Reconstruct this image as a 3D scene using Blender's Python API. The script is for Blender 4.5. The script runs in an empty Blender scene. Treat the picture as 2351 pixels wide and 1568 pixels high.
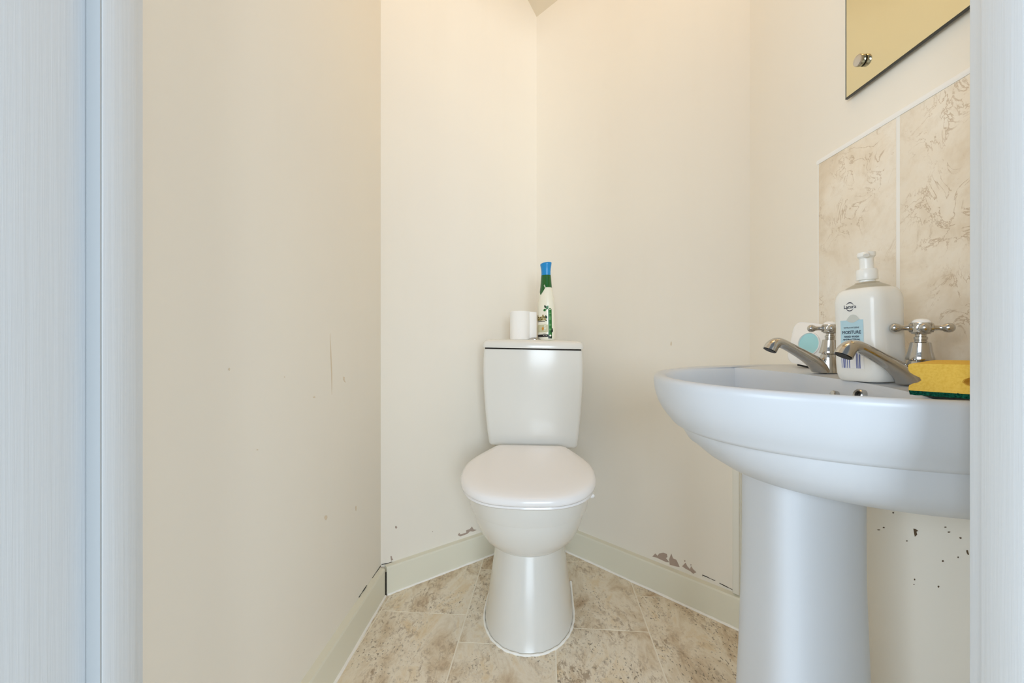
import bpy, bmesh, math, random
from mathutils import Vector, Matrix
random.seed(7)
PI = math.pi
SC = bpy.context.scene
COL = SC.collection

# ---------------------------------------------------------------- camera, world, lights, exposure
F, CX, HY, EYE = 993.0, 1175.5, 800.0, 0.74     # focal length (px), principal column, horizon row, eye height (m)
cd = bpy.data.cameras.new('camera')
cd.sensor_fit = 'HORIZONTAL'; cd.sensor_width = 36.0
cd.lens = 36.0 * F / 2351.0
cd.shift_y = (HY - 784.0) / 2351.0
cd.clip_start = 0.01
cam = bpy.data.objects.new('camera', cd); COL.objects.link(cam)
cam.location = (0, 0, EYE); cam.rotation_euler = (PI / 2, 0, 0)
SC.camera = cam

w = bpy.data.worlds.new('hallway_daylight'); SC.world = w; w.use_nodes = True
bg = w.node_tree.nodes['Background']
bg.inputs[0].default_value = (0.80, 0.90, 1.0, 1); bg.inputs[1].default_value = 0.22

def lamp(name, kind, loc, energy, color, size, rot=(0, 0, 0), size_y=None):
    l = bpy.data.lights.new(name, kind); l.energy = energy; l.color = color
    if kind == 'AREA':
        l.shape = 'RECTANGLE'; l.size = size; l.size_y = size_y or size
    else:
        l.shadow_soft_size = size
    o = bpy.data.objects.new(name, l); COL.objects.link(o); o.location = loc; o.rotation_euler = rot
    return o
# window of the hallway behind the camera, and the warm bulb under the ceiling of the cloakroom
lamp('hall_window_light', 'AREA', (0.3, -4.3, 1.40), 132.0, (0.74, 0.87, 1.0), 2.4, (math.radians(85), 0, 0), 1.7)
lamp('hall_right_fill', 'AREA', (3.0, -2.3, 1.35), 42.0, (0.78, 0.89, 1.0), 2.2, (math.radians(89), 0, math.radians(54)), 1.9)  # added unseen fill from the right of the hall, brightens the left wall
lamp('hall_left_fill', 'AREA', (-3.0, -2.3, 1.35), 74.0, (0.80, 0.90, 1.0), 2.2, (math.radians(89), 0, math.radians(-54)), 1.9)  # added unseen fill from the left of the hall, brightens right wall and tiles
lamp('ceiling_bulb', 'POINT', (0.08, 0.80, 2.24), 1.3, (1.0, 0.56, 0.20), 0.12)
lamp('basin_fill', 'POINT', (0.22, 0.58, 2.24), 1.6, (1.0, 0.83, 0.62), 0.10)  # added fill lamp, brightens the basin and the tap deck

vs = SC.view_settings
vs.view_transform = 'Standard'; vs.look = 'None'; vs.gamma = 1.0; vs.use_curve_mapping = False
vs.exposure = 0.31
SC.cycles.diffuse_bounces = 10; SC.cycles.max_bounces = 16

# ---------------------------------------------------------------- helpers
def lin(c):
    return tuple(((v / 255.0) / 12.92 if v / 255.0 < 0.04045 else ((v / 255.0 + 0.055) / 1.055) ** 2.4) for v in c)

def mat(name, rgb, rough=0.5, metal=0.0, coat=0.0, spec=0.5):
    m = bpy.data.materials.new(name); m.use_nodes = True
    b = m.node_tree.nodes['Principled BSDF']
    b.inputs['Base Color'].default_value = (*lin(rgb), 1)
    b.inputs['Roughness'].default_value = rough; b.inputs['Metallic'].default_value = metal
    b.inputs['Coat Weight'].default_value = coat; b.inputs['Coat Roughness'].default_value = 0.04
    b.inputs['Specular IOR Level'].default_value = spec
    return m

def nd(m, t, **kw):
    n = m.node_tree.nodes.new(t)
    for k, v in kw.items(): setattr(n, k, v)
    return n
def ln(m, a, b): m.node_tree.links.new(a, b)
def coords(m, scale=(1, 1, 1), rot=(0, 0, 0)):
    tc = nd(m, 'ShaderNodeTexCoord'); mp = nd(m, 'ShaderNodeMapping')
    mp.inputs['Scale'].default_value = scale; mp.inputs['Rotation'].default_value = rot
    ln(m, tc.outputs['Object'], mp.inputs['Vector']); return mp.outputs['Vector']
def noise(m, vec, scale, detail=3, rough=0.5, dist=0.0):
    n = nd(m, 'ShaderNodeTexNoise'); n.inputs['Scale'].default_value = scale; n.inputs['Detail'].default_value = detail
    n.inputs['Roughness'].default_value = rough; n.inputs['Distortion'].default_value = dist
    ln(m, vec, n.inputs['Vector']); return n.outputs['Fac']
def ramp(m, fac, stops):
    r = nd(m, 'ShaderNodeValToRGB'); e = r.color_ramp.elements
    while len(e) < len(stops): e.new(0.5)
    for i, (p, c) in enumerate(stops): e[i].position = p; e[i].color = (*lin(c), 1) if len(c) == 3 else c
    ln(m, fac, r.inputs['Fac']); return r.outputs['Color']
def mixc(m, fac, a, b, mode='MIX'):
    n = nd(m, 'ShaderNodeMix', data_type='RGBA', blend_type=mode)
    if isinstance(fac, float): n.inputs[0].default_value = fac
    else: ln(m, fac, n.inputs[0])
    for s, v in ((6, a), (7, b)):
        if isinstance(v, tuple): n.inputs[s].default_value = (*lin(v), 1)
        else: ln(m, v, n.inputs[s])
    return n.outputs[2]
def bsdf(m): return m.node_tree.nodes['Principled BSDF']
def bump(m, fac, strength, dist=0.001):
    b = nd(m, 'ShaderNodeBump'); b.inputs['Strength'].default_value = strength; b.inputs['Distance'].default_value = dist
    ln(m, fac, b.inputs['Height']); ln(m, b.outputs['Normal'], bsdf(m).inputs['Normal'])

def link(name, me, m, parent=None, smooth=True, sharp=35):
    if smooth:
        me.polygons.foreach_set('use_smooth', [True] * len(me.polygons))
        me.set_sharp_from_angle(angle=math.radians(sharp))
    if m: me.materials.append(m)
    o = bpy.data.objects.new(name, me); COL.objects.link(o)
    if parent: o.parent = parent
    return o
def obj(name, vf, m, parent=None, smooth=True, sharp=35):
    v, f = vf
    me = bpy.data.meshes.new(name); me.from_pydata([tuple(p) for p in v], [], [tuple(q) for q in f])
    bm = bmesh.new(); bm.from_mesh(me); bmesh.ops.recalc_face_normals(bm, faces=bm.faces); bm.to_mesh(me); bm.free()
    return link(name, me, m, parent, smooth, sharp)
def thing(name, label, cat, loc=(0, 0, 0), rot=(0, 0, 0), group=None):
    o = bpy.data.objects.new(name, None); COL.objects.link(o); o.empty_display_size = 0.05
    o.location = loc; o.rotation_euler = rot; o['label'] = label; o['category'] = cat
    if group: o['group'] = group
    return o
def struct(o, label=None):
    o['kind'] = 'structure'
    if label: o['label'] = label
    return o
def join(*parts):
    V, Q = [], []
    for v, f in parts:
        n = len(V); V += list(v); Q += [tuple(i + n for i in q) for q in f]
    return V, Q
def move(vf, M):
    return [M @ Vector(p) for p in vf[0]], vf[1]

def loft(rings, closed=True, cap0=True, cap1=True):
    n = len(rings[0]); V = [p for r in rings for p in r]; Q = []
    for i in range(len(rings) - 1):
        for j in range(n if closed else n - 1):
            k = (j + 1) % n
            Q.append((i * n + j, i * n + k, (i + 1) * n + k, (i + 1) * n + j))
    if cap0: Q.append(tuple(range(n)))
    if cap1: Q.append(tuple((len(rings) - 1) * n + j for j in range(n)))
    return V, Q
def lathe(prof, n=40, cap0=True, cap1=True, c=(0, 0, 0)):
    return loft([[(c[0] + r * math.cos(2 * PI * j / n), c[1] + r * math.sin(2 * PI * j / n), c[2] + z) for j in range(n)] for r, z in prof], True, cap0, cap1)
def catmull(P, sub=8):
    P = [Vector(p) for p in P]; out = []
    for i in range(len(P) - 1):
        a = P[max(i - 1, 0)]; b = P[i]; c = P[i + 1]; d = P[min(i + 2, len(P) - 1)]
        for k in range(sub):
            t = k / sub
            out.append(0.5 * ((2 * b) + (c - a) * t + (2 * a - 5 * b + 4 * c - d) * t * t + (3 * b - a - 3 * c + d) * t ** 3))
    out.append(P[-1]); return out
def tube(P, R, n=20, flat=1.0, cap=True):
    """Sweep a circle along points P with radius R (number or list); flat squashes it along the frame's second axis."""
    P = [Vector(p) for p in P]
    if not isinstance(R, (list, tuple)): R = [R] * len(P)
    rings = []; up = None
    for i, p in enumerate(P):
        t = (P[min(i + 1, len(P) - 1)] - P[max(i - 1, 0)]).normalized()
        if up is None:
            up = Vector((0, 0, 1)) if abs(t.z) < 0.9 else Vector((0, 1, 0))
        u = (up - t * up.dot(t)).normalized(); v = t.cross(u); up = u
        rings.append([p + u * (R[i] * flat * math.cos(2 * PI * j / n)) + v * (R[i] * math.sin(2 * PI * j / n)) for j in range(n)])
    return loft(rings, True, cap, cap)
def box(x0, x1, y0, y1, z0, z1):
    V = [(x, y, z) for z in (z0, z1) for y in (y0, y1) for x in (x0, x1)]
    return V, [(0, 2, 3, 1), (4, 5, 7, 6), (0, 1, 5, 4), (2, 6, 7, 3), (0, 4, 6, 2), (1, 3, 7, 5)]
def bevel_obj(name, vf, m, parent=None, width=0.002, seg=2):
    v, f = vf
    me = bpy.data.meshes.new(name); me.from_pydata([tuple(p) for p in v], [], [tuple(q) for q in f])
    bm = bmesh.new(); bm.from_mesh(me); bmesh.ops.recalc_face_normals(bm, faces=bm.faces)
    bmesh.ops.bevel(bm, geom=[e for e in bm.edges if e.calc_face_angle(0) > 0.4], offset=width, segments=seg, profile=0.5, affect='EDGES')
    bm.to_mesh(me); bm.free()
    return link(name, me, m, parent, True, 40)
def prism(poly, z0, z1):
    n = len(poly)
    return loft([[(x, y, z0) for x, y in poly], [(x, y, z1) for x, y in poly]])
def wallbox(p, q, t, z0, z1, d=0.0):
    """Slab along plan line p->q; inner face moved d into the room (left of p->q is outside), thickness t outwards."""
    p = Vector(p); q = Vector(q); u = (q - p).normalized(); nrm = Vector((u.y, -u.x))     # inward normal (room to the right of p->q)
    a = p + nrm * d; b = q + nrm * d; c = b - nrm * t; e = a - nrm * t
    return prism([a, b, c, e], z0, z1)
def ray(px, py): return Vector(((px - CX) / F, 1.0, (HY - py) / F))
def on_plane(px, py, p, q, d=0.0):
    """Where the sight line of a photo point meets the vertical plane through plan points p, q."""
    p = Vector(p); q = Vector(q); u = (q - p).normalized(); n = Vector((u.y, -u.x)); r = ray(px, py)
    k = (p + n * d).dot(n) / (r.x * n.x + r.y * n.y)
    return Vector((r.x * k, r.y * k, EYE + r.z * k))
def patch(pts, n, thick=0.0004):
    top = [p + n * thick for p in pts]
    return loft([list(pts), top])
def text_mesh(body, size, align='CENTER'):
    cu = bpy.data.curves.new('lettering', 'FONT'); cu.body = body; cu.size = size; cu.align_x = align; cu.resolution_u = 3
    o = bpy.data.objects.new('lettering', cu)
    me = bpy.data.meshes.new_from_object(o)
    bpy.data.objects.remove(o); bpy.data.curves.remove(cu)
    v = [p.co.copy() for p in me.vertices]; f = [tuple(p.vertices) for p in me.polygons]
    bpy.data.meshes.remove(me)
    return v, f
def bold(vf, k):
    v, f = vf
    return join(*[([p + Vector((dx, dy, 0)) for p in v], f) for dx, dy in ((-k, 0), (k, 0), (0, k), (0, -k))])
def grid(x0, x1, y0, y1, nx, ny):
    V = [Vector((x0 + (x1 - x0) * i / nx, y0 + (y1 - y0) * j / ny, 0)) for j in range(ny + 1) for i in range(nx + 1)]
    return V, [(j * (nx + 1) + i, j * (nx + 1) + i + 1, (j + 1) * (nx + 1) + i + 1, (j + 1) * (nx + 1) + i) for j in range(ny) for i in range(nx)]

# ---------------------------------------------------------------- materials
def paint_mat(name, c1, c2, c3, rough=0.55):
    m = mat(name, c1, rough, spec=0.35)
    v = coords(m); v2 = coords(m, (5.0, 5.0, 0.6))
    a = noise(m, v, 2.2, 3, 0.5); b = noise(m, v2, 3.0, 4, 0.6)
    col = mixc(m, ramp(m, a, [(0.35, (0, 0, 0)), (0.65, (255, 255, 255))]), c1, c2)
    col = mixc(m, ramp(m, b, [(0.55, (0, 0, 0)), (0.78, (110, 110, 110))]), col, c3)
    ln(m, col, bsdf(m).inputs['Base Color'])
    bump(m, noise(m, v, 320.0, 3, 0.6), 0.06, 0.0006)
    return m
M_WALL = paint_mat('cream_wall_paint', (241, 236, 225), (239, 234, 224), (235, 228, 213))
M_CEIL = mat('ceiling_paint', (226, 216, 196), 0.7)
M_SKIRT = mat('gloss_skirting_paint', (230, 228, 212), 0.35)
M_CAULK = mat('white_sealant', (252, 251, 247), 0.4)
M_JOINTDARK = mat('dark_gap', (40, 34, 28), 0.9)
M_CHIP = mat('bare_plaster', (176, 158, 146), 0.9)
M_DIRT = mat('dirt_spot', (92, 74, 52), 0.9)
M_SCUFF = mat('wall_scuff', (224, 210, 188), 0.8)
M_DOOR = mat('white_door_gloss', (219, 224, 229), 0.38)
_v = coords(M_DOOR, (160, 160, 3.0)); bump(M_DOOR, noise(M_DOOR, _v, 1.0, 4, 0.6), 0.22, 0.002)
M_CER = mat('white_ceramic', (203, 207, 212), 0.34, coat=0.12); bsdf(M_CER).inputs['Coat Roughness'].default_value = 0.22
M_PAN = mat('white_toilet_ceramic', (225, 223, 217), 0.22, coat=0.2); bsdf(M_PAN).inputs['Coat Roughness'].default_value = 0.16
M_SEAT = mat('white_seat_plastic', (240, 238, 238), 0.22)
M_CHROME = mat('chrome', (196, 194, 190), 0.10, 1.0)
_v = coords(M_CHROME); _n = noise(M_CHROME, _v, 140.0, 4, 0.65)
_r = nd(M_CHROME, 'ShaderNodeMapRange'); _r.inputs[1].default_value = 0.35; _r.inputs[2].default_value = 0.75; _r.inputs[3].default_value = 0.05; _r.inputs[4].default_value = 0.30
ln(M_CHROME, _n, _r.inputs[0]); ln(M_CHROME, _r.outputs[0], bsdf(M_CHROME).inputs['Roughness'])
M_BLACK = mat('black_rubber', (14, 14, 14), 0.5)
M_PORC = mat('white_porcelain', (245, 245, 244), 0.1, coat=0.5)
M_PAPER = mat('toilet_paper', (243, 241, 237), 0.95, spec=0.1)
_v = coords(M_PAPER); bump(M_PAPER, noise(M_PAPER, _v, 500, 2), 0.25, 0.0008)
M_CORE = mat('cardboard_core', (176, 150, 118), 0.9)
M_TRIM = mat('white_tile_trim', (246, 245, 242), 0.3)
M_GROUT = mat('white_grout', (243, 241, 236), 0.7)
M_PIPE = mat('white_trunking', (232, 231, 222), 0.4)

M_TILE = mat('beige_marble_tile', (216, 203, 184), 0.22, coat=0.2)
_v = coords(M_TILE)
_a = ramp(M_TILE, noise(M_TILE, _v, 9.0, 5, 0.62, 0.4), [(0.30, (222, 207, 184)), (0.48, (236, 226, 209)), (0.70, (241, 235, 223))])
_b = noise(M_TILE, _v, 17.0, 6, 0.62, 1.2)
_c = ramp(M_TILE, _b, [(0.484, (0, 0, 0)), (0.5, (235, 235, 235)), (0.516, (0, 0, 0))])
_d = noise(M_TILE, _v, 11.0, 3); _e = ramp(M_TILE, _d, [(0.46, (0, 0, 0)), (0.58, (255, 255, 255))])
_f = mixc(M_TILE, 1.0, _c, _e, 'MULTIPLY')
_bl = ramp(M_TILE, noise(M_TILE, _v, 34.0, 5, 0.7, 0.4), [(0.50, (0, 0, 0)), (0.72, (150, 150, 150))])
_col = mixc(M_TILE, _bl, _a, (206, 186, 158))
_col = mixc(M_TILE, _f, _col, (184, 160, 132))
_sp = ramp(M_TILE, noise(M_TILE, _v, 130.0, 3, 0.6), [(0.66, (0, 0, 0)), (0.74, (120, 120, 120))])
ln(M_TILE, mixc(M_TILE, _sp, _col, (176, 154, 128)), bsdf(M_TILE).inputs['Base Color'])

M_FLOOR = mat('mottled_stone_vinyl', (200, 184, 160), 0.42)
_oi = nd(M_FLOOR, 'ShaderNodeObjectInfo'); _tc = nd(M_FLOOR, 'ShaderNodeTexCoord')
_mp = nd(M_FLOOR, 'ShaderNodeMapping'); _mp.inputs['Rotation'].default_value = (0, 0, math.radians(5)); _mp.inputs['Scale'].default_value = (1.0, 0.55, 1)
_cmb = nd(M_FLOOR, 'ShaderNodeVectorMath', operation='SCALE'); _cmb.inputs[0].default_value = (3.7, 5.1, 9.3); ln(M_FLOOR, _oi.outputs['Random'], _cmb.inputs['Scale'])
ln(M_FLOOR, _tc.outputs['Object'], _mp.inputs['Vector']); ln(M_FLOOR, _cmb.outputs[0], _mp.inputs['Location'])
_v = _mp.outputs['Vector']
_a = ramp(M_FLOOR, noise(M_FLOOR, _v, 11.0, 6, 0.7, 0.5), [(0.32, (186, 160, 130)), (0.44, (220, 204, 179)), (0.56, (240, 231, 214)), (0.70, (228, 208, 174))])
_g = ramp(M_FLOOR, noise(M_FLOOR, _v, 75.0, 5, 0.75, 0.5), [(0.50, (0, 0, 0)), (0.60, (230, 230, 230))])
_mk = ramp(M_FLOOR, noise(M_FLOOR, _v, 8.0, 4, 0.65), [(0.42, (0, 0, 0)), (0.60, (235, 235, 235))])
_a = mixc(M_FLOOR, mixc(M_FLOOR, 1.0, _g, _mk, 'MULTIPLY'), _a, (144, 118, 90))
_s = ramp(M_FLOOR, noise(M_FLOOR, _v, 190.0, 2, 0.5), [(0.61, (0, 0, 0)), (0.66, (220, 220, 220))])
_mk2 = ramp(M_FLOOR, noise(M_FLOOR, _v, 9.3, 3, 0.5), [(0.46, (0, 0, 0)), (0.60, (255, 255, 255))])
_a = mixc(M_FLOOR, mixc(M_FLOOR, 1.0, _s, _mk2, 'MULTIPLY'), _a, (104, 90, 72))
ln(M_FLOOR, _a, bsdf(M_FLOOR).inputs['Base Color'])
bump(M_FLOOR, noise(M_FLOOR, _v, 60.0, 4, 0.6), 0.10, 0.001)
M_JOINT = mat('pale_floor_joint', (246, 240, 226), 0.6)

# ---------------------------------------------------------------- room shell (plan points, metres; camera at the origin looking along +y)
PL = Vector((-0.3955, 1.303)); PC = Vector((0.0975, 1.712)); PR = Vector((0.6222, 1.132))
PLN = Vector((-0.3955 - 0.042 * (1.303 - 0.40), 0.40)); PRN = Vector((0.6222, 0.40))
ROOM = [PLN, PL, PC, PR, PRN]
TOP = 2.46
# floor: slab with pale joints and single stone-look tiles
floor = struct(obj('floor', box(-1.6, 1.6, -1.2, 1.95, -0.06, -0.0006), M_JOINT, smooth=False))
def clip(poly, a, b):
    out = []; n = Vector((b.y - a.y, -(b.x - a.x)))
    for i in range(len(poly)):
        p, q = poly[i], poly[(i + 1) % len(poly)]
        dp, dq = (p - a).dot(n), (q - a).dot(n)
        if dp >= 0: out.append(p)
        if (dp >= 0) != (dq >= 0): out.append(p + (q - p) * (dp / (dp - dq)))
    return out
TS = 0.081                                                  # the tile joints run almost along the room's depth
TWD, TLN, GAP = 0.2435, 0.36, 0.0017
starts = {-2: 0.90, -1: 1.183, 0: 1.072, 1: 1.150, 2: 0.955}
for c, y0 in starts.items():
    for k in range(-4, 4):
        xa = -0.2225 + TWD * c + GAP; xb = xa + TWD - 2 * GAP
        ya = y0 + TLN * k + GAP; yb = ya + TLN - 2 * GAP
        poly = [Vector((x + TS * y, y - TS * x)) for x, y in ((xa, ya), (xb, ya), (xb, yb), (xa, yb))]
        for i in range(5):
            poly = clip(poly, ROOM[i], ROOM[(i + 1) % 5])
            if len(poly) < 3: break
        if len(poly) < 3: continue
        obj('tile', prism(poly, -0.0014, 0.0), M_FLOOR, floor, smooth=False)

T = 0.09
wall_left = struct(obj('wall_left', wallbox(PLN - Vector((0, 0.0)), PL + (PL - PLN).normalized() * 0.05, T, -0.05, TOP), M_WALL, smooth=False))
_u1 = (PC - PL).normalized(); _u2 = (PR - PC).normalized()
wall_bl = struct(obj('wall_back_left', wallbox(PL, PC, T, -0.05, TOP), M_WALL, smooth=False))
wall_br = struct(obj('wall_back_right', wallbox(PC - _u2 * 0.09, PR, T, -0.05, TOP), M_WALL, smooth=False))
wall_right = struct(obj('wall_right', wallbox(PR + Vector((0, 0.05)), PRN, T, -0.05, TOP), M_WALL, smooth=False))
# wall with the door opening, between the hall and the room
FY0, FY1 = 0.272, 0.400
OL, OR = -0.365, 0.448
wall_front = struct(obj('wall_front', join(box(-1.6, OL, FY0, FY1, -0.05, TOP), box(OR, 1.6, FY0, FY1, -0.05, TOP), box(OL, OR, FY0, FY1, 2.02, TOP)), M_WALL, smooth=False))
# ceiling: flat part, and the soffit of the stairs sloping down to the right-hand back wall
NR = Vector((_u2.y, -_u2.x))                                # inward normal of the right-hand back wall
ZC = 2.052; SL = 0.92; DF = (2.40 - ZC) / SL
def soff(p): return Vector((p.x, p.y, ZC + SL * (p - PC).dot(NR)))
a0 = PC - _u2 * 0.75 - NR * 0.02; a1 = PR + _u2 * 0.2 - NR * 0.02
b0 = PC - _u2 * 0.75 + NR * DF; b1 = PR + _u2 * 0.2 + NR * DF
q = [soff(a0), soff(a1), soff(b1), soff(b0)]
sof = (q + [p + Vector((0, 0, 0.05)) for p in q], [(0, 1, 2, 3), (7, 6, 5, 4), (0, 4, 5, 1), (1, 5, 6, 2), (2, 6, 7, 3), (3, 7, 4, 0)])
flat = prism([b0, b1, Vector((b1.x, -0.0 + 0.27)), Vector((-1.1, 0.27)), Vector((-1.1, b0.y))], 2.40, 2.45)
struct(obj('ceiling', join(sof, flat), M_CEIL, smooth=False))

# skirting boards with a chamfered top edge and a white sealant line on the floor
def skirting(name, p, q, trim0=0.0, trim1=0.0):
    p = Vector(p); q = Vector(q); u = (q - p).normalized(); n = Vector((u.y, -u.x)); a = p + u * trim0; b = q - u * trim1
    prof = [(0, 0), (0.0175, 0), (0.0175, 0.079), (0.0155, 0.0835), (0.0, 0.0855)]
    o = struct(obj(name, loft([[(*(a + n * d), z) for d, z in prof], [(*(b + n * d), z) for d, z in prof]]), M_SKIRT, smooth=False))
    pa, pb = a + n * 0.0185, b + n * 0.0185; pts = []
    for i in range(41):
        c = pa.lerp(pb, i / 40) + n * random.uniform(-0.0006, 0.0006)
        pts.append((c.x, c.y, 0.0012))
    obj('sealant_bead', tube(pts, [0.0040 + random.uniform(-0.0006, 0.0006) for _ in pts], 8), M_CAULK, o)
    return o, n
sk_l, n_l = skirting('baseboard_left', PLN, PL, 0.0, 0.012)
sk_bl, n_bl = skirting('baseboard_back_left', PL, PC, 0.012, 0.013)
sk_br, n_br = skirting('baseboard_back_right', PC, PR, 0.013, 0.012)
sk_r, n_r = skirting('baseboard_right', PR, PRN, 0.012, 0.0)
# dark open joint where the two left skirtings meet
_c = PL + (n_l + n_bl) * 0.0178 * 0.62
obj('corner_gap', prism([_c + Vector((-0.0022, -0.0003)), _c + Vector((0.0012, -0.0016)), _c + Vector((0.0016, 0.001)), _c + Vector((-0.001, 0.002))], 0.0005, 0.070), M_JOINTDARK, sk_bl, smooth=False)
# hairline gaps between skirting and plaster, where the paint has cracked open
def crack(pts, planeo, p, q, n):
    P = [on_plane(x, y, p, q, 0.0004) for x, y in pts]
    obj('paint_crack', tube(P, [0.0009 + 0.0004 * math.sin(i * 2.1) for i in range(len(P))], 6), M_JOINTDARK, planeo)
crack([(874, 1299), (868, 1308), (862, 1316), (855, 1327)], wall_left, PLN, PL, n_l)
crack([(842, 1344), (836, 1353), (830, 1362), (824, 1371)], wall_left, PLN, PL, n_l)
crack([(1612, 1320), (1622, 1324), (1632, 1329), (1642, 1333)], wall_br, PC, PR, n_br)
crack([(1652, 1339), (1664, 1345), (1676, 1351), (1686, 1356)], wall_br, PC, PR, n_br)
crack([(876, 1296), (884, 1294.5), (892, 1292.5), (900, 1290)], wall_bl, PL, PC, n_bl)

# paint chips, dirt and scuffs: thin patches lying on the plaster they belong to
def patches(name, wall, p, q, n, m, polys, org, sc):
    n3 = Vector((n.x, n.y, 0))
    for poly in polys:
        obj(name, patch([on_plane(org[0] + x / sc, org[1] + y / sc, p, q, 0.0002) for x, y in poly], n3), m, wall, smooth=False)
def blob(x, y, rx, ry, k=9):
    return [(x + rx * random.uniform(0.7, 1.15) * math.cos(2 * PI * i / k), y + ry * random.uniform(0.7, 1.15) * math.sin(2 * PI * i / k)) for i in range(k)]
patches('paint_chip', wall_br, PC, PR, n_br, M_CHIP, [
    [(960, 395), (988, 366), (1008, 388), (1025, 366), (1062, 360), (1095, 370), (1100, 400), (1085, 408), (1118, 448), (1090, 446), (1050, 428), (1000, 404)],
    [(1122, 470), (1116, 420), (1136, 368), (1152, 412), (1182, 424), (1196, 452), (1214, 492), (1180, 486), (1150, 478)],
    [(1237, 485), (1250, 470), (1268, 452), (1285, 486), (1310, 512), (1320, 484), (1338, 512), (1368, 540), (1340, 555), (1312, 530), (1270, 508)],
    blob(1262, 436, 6, 8), blob(1318, 472, 5, 6), blob(1428, 574, 6, 4)], (1260, 1180), 4.04)
patches('paint_chip', wall_bl, PL, PC, n_bl, M_CHIP, [
    [(1498, 196), (1512, 174), (1524, 190), (1560, 178), (1578, 172), (1576, 152), (1610, 140), (1630, 116), (1645, 142), (1674, 148), (1640, 162), (1612, 160), (1590, 182), (1552, 198), (1520, 208)],
    [(874, 392), (886, 390), (890, 410), (900, 424), (880, 434)], blob(926, 122, 10, 14), blob(1265, 163, 4, 4)], (680, 1180), 4.04)
patches('wall_scuff', wall_left, PLN, PL, n_l, M_SCUFF, [
    [(752, 430), (760, 432), (760, 452), (768, 466), (760, 462), (752, 448)], [(672, 170), (677, 230), (682, 320), (686, 420), (684, 540), (680, 420), (675, 300)],
    blob(400, 432, 4, 4), blob(68, 386, 5, 8), blob(578, 553, 8, 4), blob(648, 1275, 9, 16), blob(828, 1220, 4, 18), blob(237, 869, 5, 4)], (500, 700), 2.6125)
patches('wall_scuff', wall_br, PC, PR, n_br, M_SCUFF, [blob(1541, 789, 2, 6), blob(1834, 197, 1, 1)], (0, 0), 1.0)
patches('dirt_spot', wall_right, PR, PRN, n_r, M_DIRT, [
    blob(985, 113, 13, 11), blob(843, 333, 14, 11), blob(768, 368, 24, 8), [(1290, 350), (1320, 356), (1358, 384), (1332, 396), (1344, 440), (1312, 470), (1300, 420)],
    blob(1995, 490, 17, 14), [(2080, 676), (2104, 672), (2110, 704), (2122, 738), (2108, 744), (2090, 716)], blob(1730, 838, 14, 14), blob(1307, 1112, 11, 13),
    blob(1665, 1220, 14, 16), blob(1820, 402, 20, 10), blob(1190, 535, 14, 9), blob(1960, 780, 9, 13), blob(2225, 975, 9, 13), blob(1297, 1188, 8, 7), blob(1770, 328, 18, 8)], (1900, 1160), 6.53)

# ---------------------------------------------------------------- door lining and door stops (white gloss)
def lining(n, x0, x1, y0, y1, z1, bev=0.0025): return struct(bevel_obj('trim_%d' % n, box(x0, x1, y0, y1, 0.0, z1), M_DOOR, None, bev, 2))
lining(1, OL, -0.3435, 0.262, 0.404, 2.0)
lining(2, -0.3435, -0.3312, 0.3495, 0.3825, 1.985, 0.0015)
obj('stop_face_strip', box(-0.3430, -0.3318, 0.3484, 0.3496, 0.0, 1.98), mat('grey_stop_face', (180, 184, 186), 0.5), bpy.data.objects['trim_2'], smooth=False)  # thin grey strip over the near face of the left door stop
lining(3, 0.4262, OR, 0.262, 0.404, 2.0)
lining(4, 0.4140, 0.4262, 0.3495, 0.3825, 1.985, 0.0015)
struct(bevel_obj('trim_5', box(OL, OR, 0.262, 0.404, 2.0, 2.02), M_DOOR, None, 0.002, 2))

# ---------------------------------------------------------------- splashback tiles, trim and grout (fixed to the right-hand wall)
XW = 0.6222
ty = [(0.5115, 0.6865), (0.6930, 0.8680)]
ZT0, ZT1 = 0.66, 1.1095
for y0, y1 in ty:
    bevel_obj('tile', box(XW - 0.0070, XW + 0.002, y0, y1, ZT0, ZT1), M_TILE, wall_right, 0.0008, 2)
obj('grout_line', box(XW - 0.0066, XW + 0.002, 0.6865, 0.6930, ZT0, ZT1), M_GROUT, wall_right, smooth=False)
obj('grout_line', box(XW - 0.0064, XW + 0.002, 0.8680, 0.8712, ZT0, ZT1), M_GROUT, wall_right, smooth=False)
prof = [(0, 0), (0.0075, 0.0), (0.0088, 0.004), (0.0075, 0.0085), (0.004, 0.0105), (0, 0.011)]
obj('tile_trim', loft([[(XW - d, y, ZT1 + z) for d, z in prof] for y in (0.508, 0.872)]), M_TRIM, wall_right, smooth=True)

# ---------------------------------------------------------------- mirror
mir = thing('wall_mirror', 'frameless mirror with a chrome screw cap, on the right wall above the splashback tiles', 'mirror', (XW, 0.56, 1.199))
M_GLASS = mat('silvered_mirror', (220, 212, 178), 0.015, 1.0)
M_EDGE = mat('mirror_edge', (24, 26, 24), 0.15)
gl = bevel_obj('mirror_glass', box(-0.0095, -0.0060, -0.17, 0.233, 0.0, 0.56), M_GLASS, mir, 0.0008, 1)
obj('mirror_edge', box(-0.0098, -0.0055, -0.17, 0.234, -0.0020, 0.0), M_EDGE, gl, smooth=False)
obj('mirror_edge', box(-0.0098, -0.0055, 0.2335, 0.2350, -0.0020, 0.56), mat('grey_glass_edge', (150, 150, 144), 0.2), gl, smooth=False)
def capset(y, z):
    R = Matrix.Translation((-0.0095, y, z)) @ Matrix.Rotation(-PI / 2, 4, 'Y')
    c = obj('screw_cap', move(lathe([(0.0095, 0.0015), (0.0098, 0.003), (0.0098, 0.008), (0.0090, 0.0095), (0.006, 0.0102), (0.0001, 0.0104)], 32), R), M_CHROME, mir)
    obj('washer', move(lathe([(0.0088, 0.0), (0.0088, 0.0017)], 28), R), M_BLACK, c)
capset(0.196, 0.0445); capset(0.196, 0.515)
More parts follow.
